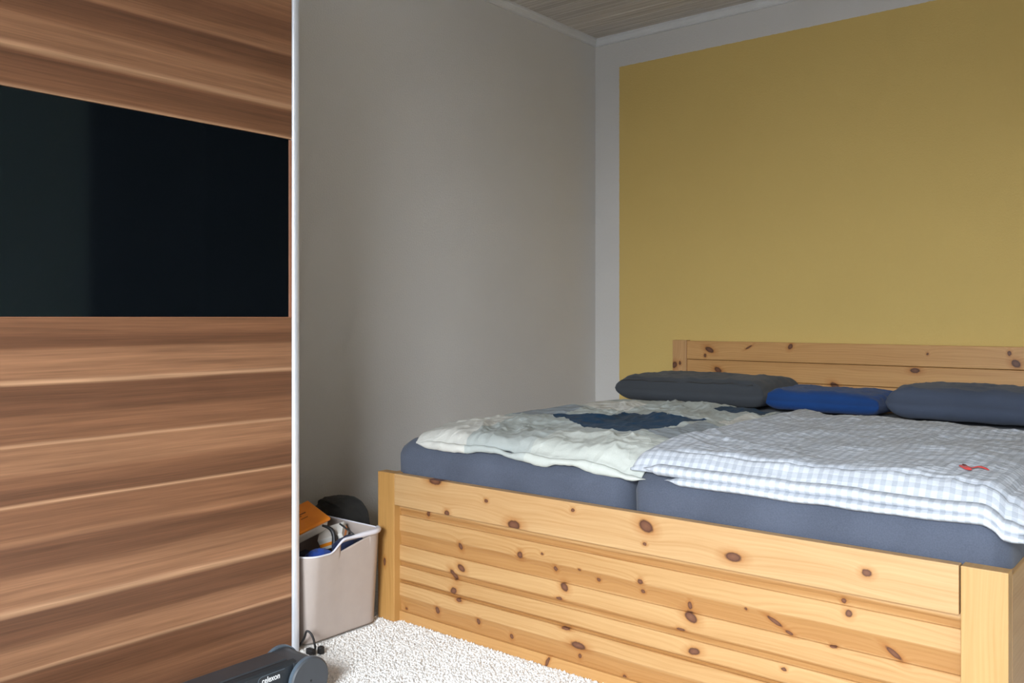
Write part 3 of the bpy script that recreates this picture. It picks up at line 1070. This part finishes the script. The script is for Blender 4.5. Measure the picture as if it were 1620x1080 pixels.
PG = 'pillows along the headboard'
pillow('pillow', -2.36, -1.60, 3.66, 4.12, MZ + 0.012, 0.135, M['pillow_char'], 'charcoal grey pillow beside the white wall', 201, group=PG, crease=True, rotz=0.02)
pillow('pillow', -1.62, -1.12, 3.72, 4.10, MZ + 0.010, 0.100, M['pillow_blue'], 'royal blue pillow between the two dark pillows', 207, group=PG,
       sag=lambda S, T_: 1.0 - 0.10 * sstep(-0.2, 1.0, S) + 0.04 * np.sin(S * 5), rotz=-0.03)
pillow('pillow', -1.10, -0.40, 3.70, 4.12, MZ + 0.010, 0.140, M['pillow_slate'], 'slate grey pillow on the room side of the bed', 213, group=PG, rotz=0.0)

# ------------------------------------------------------------------ laundry tub
TX0, TX1, TY0, TY1 = -2.665, -2.285, 1.745, 2.062
TH = 0.335
tub = empty('laundry_tub', ((TX0 + TX1) / 2, (TY0 + TY1) / 2, 0.0))
tag(tub, 'greige flexible plastic tub with looped rim handle between wardrobe and bed', 'laundry tub')


def rrect(fr, x0, x1, y0, y1, r):
    """point on a rounded rectangle, fraction fr of perimeter, starting mid +x side going +y"""
    w, h_ = x1 - x0, y1 - y0
    segs = [('l', (x1, (y0 + y1) / 2), (x1, y1 - r)), ('a', (x1 - r, y1 - r), 0), ('l', (x1 - r, y1), (x0 + r, y1)), ('a', (x0 + r, y1 - r), 90),
            ('l', (x0, y1 - r), (x0, y0 + r)), ('a', (x0 + r, y0 + r), 180), ('l', (x0 + r, y0), (x1 - r, y0)), ('a', (x1 - r, y0 + r), 270), ('l', (x1, y0 + r), (x1, (y0 + y1) / 2))]
    L = [math.dist(s[1], s[2]) if s[0] == 'l' else math.pi * r / 2 for s in segs]
    t = fr * sum(L)
    for s, l_ in zip(segs, L):
        if t <= l_ + 1e-9:
            k = t / l_ if l_ > 0 else 0
            if s[0] == 'l':
                return (s[1][0] + (s[2][0] - s[1][0]) * k, s[1][1] + (s[2][1] - s[1][1]) * k)
            a = math.radians(s[2] + 90 * k)
            return (s[1][0] + r * math.cos(a), s[1][1] + r * math.sin(a))
        t -= l_
    return segs[-1][2]


def tub_point(fr, q):
    """q = 0 bottom .. 1 rim level"""
    fl_ = 0.030 * q
    x, y = rrect(fr, TX0 - fl_, TX1 + fl_, TY0 - fl_ * 0.3, TY1 + fl_ * 0.05, 0.045 + 0.01 * q)
    return x, y


def rim_z(x, y):
    # rim dips in the middle of both long sides and rises to the loops at the far corners
    ty = (y - TY0) / (TY1 - TY0)
    side = 1.0 if (x > TX1 - 0.06 or x < TX0 + 0.06) else 0.0
    dip = float(sstep(0.46, 0.25, ty)) * side
    return 0.327 - 0.036 * dip


nA, nZ = 200, 64
tv, tf = [], []
JB, JT = 52, 60


def slot_bot(y):
    return 0.2890 + max(0.0, y - 1.875) * 0.24


def slot_top(y):
    return 0.3185 - 0.10 * max(0.0, 1.900 - y)


slot_col = []
for i in range(nA):
    x, y = tub_point(i / nA, 1.0)
    slot_col.append((x > TX1 or x < TX0) and 1.868 < y < 2.000)
for j in range(nZ + 1):
    for i in range(nA):
        x1_, y1_ = tub_point(i / nA, 1.0)
        rz_ = rim_z(x1_, y1_)
        z = 0.010 + (rz_ - 0.010) * j / nZ
        if slot_col[i]:
            # rows follow the outline of the grip slot
            z = float(np.interp(j, [0, JB, JT, nZ], [0.010, min(slot_bot(y1_), slot_top(y1_) - 0.0005), slot_top(y1_), rz_]))
        x, y = tub_point(i / nA, (z - 0.010) / (rz_ - 0.010))
        tv.append((x, y, z))
for j in range(nZ):
    for i in range(nA):
        if JB <= j < JT and slot_col[i] and slot_col[(i + 1) % nA]:
            continue
        tf.append((j * nA + i, j * nA + (i + 1) % nA, (j + 1) * nA + (i + 1) % nA, (j + 1) * nA + i))
base_i = len(tv)
bx_, by_ = (TX0 + TX1) / 2, (TY0 + TY1) / 2
tv.append((bx_, by_, 0.010))
for i in range(nA):
    tf.append((i, base_i, (i + 1) % nA))
body = mesh_obj('tub_body', tv, tf, M['tub'], tub, True)
md = body.modifiers.new('solid', 'SOLIDIFY')
md.thickness = 0.0035
md.offset = -1
# rim bead all round, thicker at the loop
pts = []
rad = []
for i in range(nA + 1):
    x, y = tub_point((i % nA) / nA, 1.0)
    pts.append((x, y, rim_z(x, y)))
    onside = x > TX1 - 0.01 or x < TX0 + 0.01
    rad.append(0.0030 + 0.0042 * float(sstep(1.90, 1.97, y)) * (1.0 if onside else 0.0) + 0.002 * float(sstep(1.84, 1.9, y)) * (1.0 if onside else 0))
vv, ff = tube_geo(pts, rad, 8, False)
mesh_obj('rim_handle', vv, ff, M['tub_rim'], tub, True)


# things in the tub: crumpled cloths
def lump(name, c, r, mat, label, cat, seed, amp=0.25, flat=1.0, group=None):
    bm = bmesh.new()
    bmesh.ops.create_icosphere(bm, subdivisions=5, radius=1.0)
    co = np.array([v.co[:] for v in bm.verts])
    n = ridge(co[:, 0] * 1.6 + co[:, 2] * 1.1 + seed, co[:, 1] * 1.6 - co[:, 2] * 0.7, seed, 3)
    n2 = fbm(co[:, 0] * 3 + seed, co[:, 1] * 3 + co[:, 2] * 2, seed + 5, 3)
    k = 1 + amp * (n - 0.45) + amp * 0.6 * (n2 - 0.5)
    for i, v in enumerate(bm.verts):
        p = co[i] * k[i]
        v.co = Vector((c[0] + p[0] * r[0], c[1] + p[1] * r[1], c[2] + max(p[2], -flat) * r[2]))
    ob = bm_obj(name, bm, mat, None, True)
    return tag(ob, label, cat, group)


lump('cloth', (-2.47, 1.90, 0.130), (0.155, 0.125, 0.105), M['navy_cloth'], 'crumpled navy garment filling the plastic tub', 'clothing', 11)
lump('cloth', (-2.335, 1.845, 0.262), (0.034, 0.055, 0.028), M['blue_cloth'], 'bright blue garment bunched at the near rim of the tub', 'clothing', 17)
lump('cloth', (-2.325, 1.960, 0.276), (0.036, 0.062, 0.036), M['navy_cloth'], 'dark blue garment pressed against the tub handle slot', 'clothing', 23)

# orange-lidded box lying tilted in the tub
ob_root = empty('food_box', (-2.50, 1.90, 0.345))
ob_root.rotation_euler = (math.radians(12), math.radians(24), math.radians(8))
tag(ob_root, 'white plastic box with an orange printed lid on top of the tub', 'box')


def local_box(name, lo, hi, mat, parent, bevel=0.004, seg=3):
    bm = bmesh.new()
    add_box(bm, lo, hi, bevel, seg)
    me = bpy.data.meshes.new(name)
    bmesh.ops.recalc_face_normals(bm, faces=bm.faces[:])
    bm.to_mesh(me)
    bm.free()
    me.materials.append(mat)
    o = bpy.data.objects.new(name, me)
    COL.objects.link(o)
    o.parent = parent
    return o


local_box('box_body', (-0.058, -0.075, -0.036), (0.058, 0.075, 0.010), M['white_plastic'], ob_root, 0.012)
lid = local_box('lid', (-0.061, -0.078, 0.008), (0.061, 0.078, 0.022), M['orange'], ob_root, 0.006)
bm = bmesh.new()
for (px, py, wx, wy) in ((-0.030, -0.005, 0.010, 0.030), (-0.012, 0.004, 0.004, 0.040), (-0.004, -0.012, 0.003, 0.022), (0.010, 0.0, 0.0025, 0.030)):
    add_box(bm, (px - wx / 2, py - wy / 2, 0.0222), (px + wx / 2, py + wy / 2, 0.0226))
me = bpy.data.meshes.new('print')
bm.to_mesh(me)
bm.free()
me.materials.append(M['ink'])
o = bpy.data.objects.new('print', me)
COL.objects.link(o)
o.parent = lid
# second small carton, mostly covered
c2 = empty('carton', (-2.435, 1.985, 0.290))
c2.rotation_euler = (math.radians(24), math.radians(-18), math.radians(35))
tag(c2, 'small white carton with an orange band wedged behind the black strap', 'carton')
local_box('carton_body', (-0.045, -0.035, -0.022), (0.045, 0.035, 0.022), M['white_plastic'], c2, 0.002)
local_box('colour_band', (-0.0455, -0.0355, -0.010), (0.0455, 0.0355, 0.004), M['orange'], c2, 0.001, 1)
# black strap looped over the contents
sp = catmull([(-2.425, 1.930, 0.338), (-2.405, 1.940, 0.332), (-2.390, 1.946, 0.320), (-2.382, 1.946, 0.300), (-2.378, 1.942, 0.275)], 8)
vv, ff = tube_geo(sp, [0.004 + 0.004 * min(1, i / 16) for i in range(len(sp))], 8)
st = mesh_obj('strap', vv, ff, M['cable'], None, True)
tag(st, 'black webbing strap hanging down over the tub contents', 'strap')
sp = catmull([(-2.40, 1.985, 0.338), (-2.365, 1.99, 0.322), (-2.34, 2.0, 0.305), (-2.335, 2.01, 0.290)], 8)
vv, ff = tube_geo(sp, 0.003, 8)
tag(mesh_obj('cord', vv, ff, M['cable'], None, True), 'thin dark cord slanting across the inside of the tub', 'cord')

# black bag on the floor against the wall
bag = empty('bag', (-2.66, 2.30, 0.0))
tag(bag, 'slumped black fabric bag behind the plastic tub', 'bag')
bm = bmesh.new()
bmesh.ops.create_icosphere(bm, subdivisions=5, radius=1.0)
co = np.array([v.co[:] for v in bm.verts])
n = ridge(co[:, 0] * 1.5 + co[:, 2], co[:, 1] * 2.0 + co[:, 2] * 1.4, 91, 3)
for i, v in enumerate(bm.verts):
    k = 1 + 0.16 * (n[i] - 0.45)
    p = co[i] * k
    sq = [math.copysign(abs(q) ** 0.72, q) for q in p]
    v.co = Vector((-2.690 + 0.130 * sq[0], 2.215 + 0.095 * sq[1], 0.182 + 0.176 * max(-1, sq[2]) + 0.012 * sq[0]))
bm_obj('bag_body', bm, M['black_fabric'], bag, True)
hp = catmull([(-2.76, 2.18, 0.325), (-2.73, 2.16, 0.345), (-2.68, 2.15, 0.352), (-2.63, 2.16, 0.340), (-2.60, 2.17, 0.318)], 8)
vv, ff = tube_geo(hp, 0.005, 8)
mesh_obj('carry_handle', vv, ff, M['black_fabric'], bag, True)

# ------------------------------------------------------------------ floor projection screen case
CXF, CXB, CYE, CR = -1.958, -2.092, 1.515, 0.062
scr = empty('projection_screen', (-2.02, 0.6, 0.0))
tag(scr, 'dark grey floor projection screen case lying in front of the wardrobe', 'projection screen')
YC0 = -0.25
# body: lower tray with a sloped shoulder
pr = [(CXF - 0.020, 0.012), (CXF - 0.016, 0.020), (CXF - 0.016, 0.113), (CXF - 0.020, 0.119), (CXF - 0.033, 0.122), (CXF - 0.034, 0.108),
      (CXB + 0.014, 0.108), (CXB + 0.010, 0.100), (CXB + 0.010, 0.012)]
prism('case_body', pr, 'y', YC0, CYE - 0.030, M['case'], scr)
prism('case_lid', [(CXF - 0.040, 0.1085), (CXF - 0.041, 0.120), (CXF - 0.046, 0.123), (CXB + 0.016, 0.122), (CXB + 0.008, 0.116), (CXB + 0.008, 0.1085)], 'y', YC0, CYE - 0.045, M['case_top'], scr)
box('slot', (CXF - 0.0399, YC0, 0.1082), (CXF - 0.0341, CYE - 0.046, 0.1212), M['slot'], scr)
# end block between the discs
prof = []
for k in range(25):
    a = math.radians(-90 + 180 * k / 24)
    prof.append((CYE + (CR - 0.006) * math.cos(a), CR + (CR - 0.006) * math.sin(a)))
prof += [(CYE - 0.042, 2 * CR - 0.008), (CYE - 0.042, 0.008)]
prism('end_block', prof, 'x', CXB + 0.006, CXF - 0.012, M['case_top'], scr)


def disc(name, xa, xb, mat, r, rim):
    bm = bmesh.new()
    n = 64
    bev = 0.004
    rings = [(xa, r - bev), (xa + bev, r), (xb - bev, r), (xb, r - bev)]
    vs_ = [[bm.verts.new((x, CYE + rr * math.cos(2 * math.pi * k / n), CR + rr * math.sin(2 * math.pi * k / n))) for k in range(n)] for x, rr in rings]
    for a, b_ in zip(vs_[:-1], vs_[1:]):
        for k in range(n):
            bm.faces.new((a[k], a[(k + 1) % n], b_[(k + 1) % n], b_[k]))
    bm.faces.new(vs_[0])
    bm.faces.new(vs_[-1])
    ob = bm_obj(name, bm, mat, scr)
    return ob


def ringpart(name, xa, xb, r0, r1, mat, parent):
    bm = bmesh.new()
    n = 64
    rr = [(xa, r0), (xa, r1), (xb, r1), (xb, r0)]
    vs_ = [[bm.verts.new((x, CYE + q * math.cos(2 * math.pi * k / n), CR + q * math.sin(2 * math.pi * k / n))) for k in range(n)] for x, q in rr]
    for j in range(4):
        a, b_ = vs_[j], vs_[(j + 1) % 4]
        for k in range(n):
            bm.faces.new((a[k], a[(k + 1) % n], b_[(k + 1) % n], b_[k]))
    return bm_obj(name, bm, mat, parent)


d1 = disc('end_cap', CXF - 0.012, CXF + 0.006, M['case_cap'], CR, True)
ringpart('cap_rim', CXF - 0.011, CXF + 0.001, CR - 0.003, CR + 0.0004, M['case_rim'], d1)
bm = bmesh.new()
bmesh.ops.create_cone(bm, cap_ends=True, segments=16, radius1=0.0028, radius2=0.0028, depth=0.002)
bmesh.ops.rotate(bm, cent=(0, 0, 0), matrix=Matrix.Rotation(math.pi / 2, 3, 'Y'), verts=bm.verts[:])
bmesh.ops.translate(bm, vec=(CXF + 0.0064, CYE, CR), verts=bm.verts[:])
bm_obj('screw', bm, M['slot'], d1)
d2 = disc('end_cap', CXB - 0.008, CXB + 0.004, M['case_cap'], CR, True)
ringpart('cap_rim', CXB - 0.006, CXB + 0.0045, CR - 0.003, CR + 0.0004, M['case_rim'], d2)
# badge outline and lettering
BXF = CXF - 0.0168
fnt = bpy.data.curves.new('lettering', 'FONT')
fnt.body = 'celexon'
fnt.size = 0.0225
fnt.offset = 0.0002
fnt.extrude = 0.0003
fnt.align_x = 'LEFT'
fo = bpy.data.objects.new('lettering_tmp', fnt)
COL.objects.link(fo)
dg = bpy.context.evaluated_depsgraph_get()
me = bpy.data.meshes.new_from_object(fo.evaluated_get(dg))
bpy.data.objects.remove(fo)
me.name = 'lettering'
R_ = Euler((math.radians(90), 0, math.radians(90))).to_matrix().to_4x4()
o_ = pvec(scr)
me.transform(Matrix.Translation(Vector((BXF + 0.0012, 1.373, 0.0905)) - o_) @ R_ @ Matrix.Diagonal((0.80, 1.0, 1.0, 1.0)))
me.materials.clear()
me.materials.append(M['print_white'])
lt = bpy.data.objects.new('lettering', me)
COL.objects.link(lt)
lt.parent = scr
pts = catmull([(BXF + 0.0010, 1.445, 0.1105), (BXF + 0.0010, 1.385, 0.1105), (BXF + 0.0010, 1.368, 0.108), (BXF + 0.0010, 1.362, 0.100), (BXF + 0.0010, 1.361, 0.080)], 6)
vv, ff = tube_geo(pts, 0.0009, 6)
mesh_obj('badge_outline', vv, ff, M['case_rim'], scr)
for yy in (0.2, 1.15):
    box('foot', (CXF - 0.11, yy, 0.0), (CXF - 0.03, yy + 0.05, 0.013), M['slot'], scr, 0.002)

# power cable with a plug by the wardrobe corner
cb = empty('power_cable', (-2.2, 1.72, 0.0))
tag(cb, 'black power cable with a plug looping out beside the wardrobe', 'cable')
cp_ = catmull([(-2.30, 1.735, 0.006), (-2.262, 1.728, 0.045), (-2.250, 1.730, 0.070), (-2.236, 1.738, 0.060), (-2.226, 1.742, 0.032), (-2.224, 1.740, 0.014), (-2.20, 1.70, 0.008), (-2.14, 1.64, 0.008), (-2.10, 1.58, 0.012)], 10)
vv, ff = tube_geo(cp_, 0.0035, 8)
mesh_obj('cord', vv, ff, M['cable'], cb, True)
bm = bmesh.new()
add_box(bm, (-2.245, 1.720, 0.002), (-2.212, 1.738, 0.022), 0.005, 2)
add_box(bm, (-2.216, 1.742, 0.003), (-2.198, 1.760, 0.028), 0.005, 2)
bm_obj('plug', bm, M['cable'], cb)

# ------------------------------------------------------------------ carpet loops in front of the bed
rng = np.random.default_rng(5)
sp = 0.0092
gx_, gy_ = np.meshgrid(np.arange(-2.80, -0.15, sp), np.arange(0.55, 2.128, sp))
gx_ = (gx_ + rng.uniform(-0.45, 0.45, gx_.shape) * sp).ravel()
gy_ = (gy_ + rng.uniform(-0.45, 0.45, gy_.shape) * sp).ravel()
keep = ~((gx_ < -2.262) & (gy_ < 1.725))
keep &= ~((gx_ < TX1 + 0.002) & (gy_ > TY0) & (gy_ < TY1))
keep &= ~((gx_ > BX0 - 0.004) & (gx_ < BX0 + PWD + 0.004) & (gy_ > BY0 - 0.004))
keep &= ~((gx_ > BX0 + PWD) & (gy_ > BY0 + 0.021))
keep &= ~((gx_ > BX1 - PWD - 0.012) & (gx_ < BX1 + 0.003) & (gy_ > BY0 - 0.004))
keep &= ~((gx_ > CXB - 0.01) & (gx_ < CXF + 0.008) & (gy_ < CYE + 0.035))
keep &= ~((gx_ < -2.66))
gx_, gy_ = gx_[keep], gy_[keep]
N = len(gx_)
octv = np.array([(1, 0, 0.1), (0.3, 0.95, 0.1), (-0.8, 0.6, 0.1), (-0.8, -0.6, 0.1), (0.3, -0.95, 0.1), (0, 0, 1.0)])
an = rng.uniform(0, 6.28, N)
rx = rng.uniform(0.0045, 0.0072, N)
ry = rng.uniform(0.0040, 0.0060, N)
hz = rng.uniform(0.0045, 0.0085, N)
lean = rng.uniform(-0.003, 0.003, (N, 2))
V = np.zeros((N, 6, 3))
ca, sa = np.cos(an)[:, None], np.sin(an)[:, None]
lx = octv[None, :, 0] * rx[:, None]
ly = octv[None, :, 1] * ry[:, None]
V[:, :, 0] = gx_[:, None] + lx * ca - ly * sa + lean[:, :1] * octv[None, :, 2]
V[:, :, 1] = gy_[:, None] + lx * sa + ly * ca + lean[:, 1:] * octv[None, :, 2]
V[:, :, 2] = 0.0005 + octv[None, :, 2] * hz[:, None]
tri = np.array([(0, 1, 5), (1, 2, 5), (2, 3, 5), (3, 4, 5), (4, 0, 5)])
F = (tri[None] + (np.arange(N) * 6)[:, None, None]).reshape(-1, 3)
me = bpy.data.meshes.new('carpet_pile')
me.vertices.add(N * 6)
me.vertices.foreach_set('co', V.reshape(-1))
me.loops.add(len(F) * 3)
me.loops.foreach_set('vertex_index', F.reshape(-1).astype(np.int32))
me.polygons.add(len(F))
me.polygons.foreach_set('loop_start', np.arange(0, len(F) * 3, 3, dtype=np.int32))
me.polygons.foreach_set('use_smooth', [True] * len(F))
me.update(calc_edges=True)
me.validate()
me.materials.append(M['carpet'])
cpile = bpy.data.objects.new('carpet_pile', me)
COL.objects.link(cpile)
tag(cpile, 'cream flecked carpet pile in front of the pine bed', 'carpet', kind='stuff')
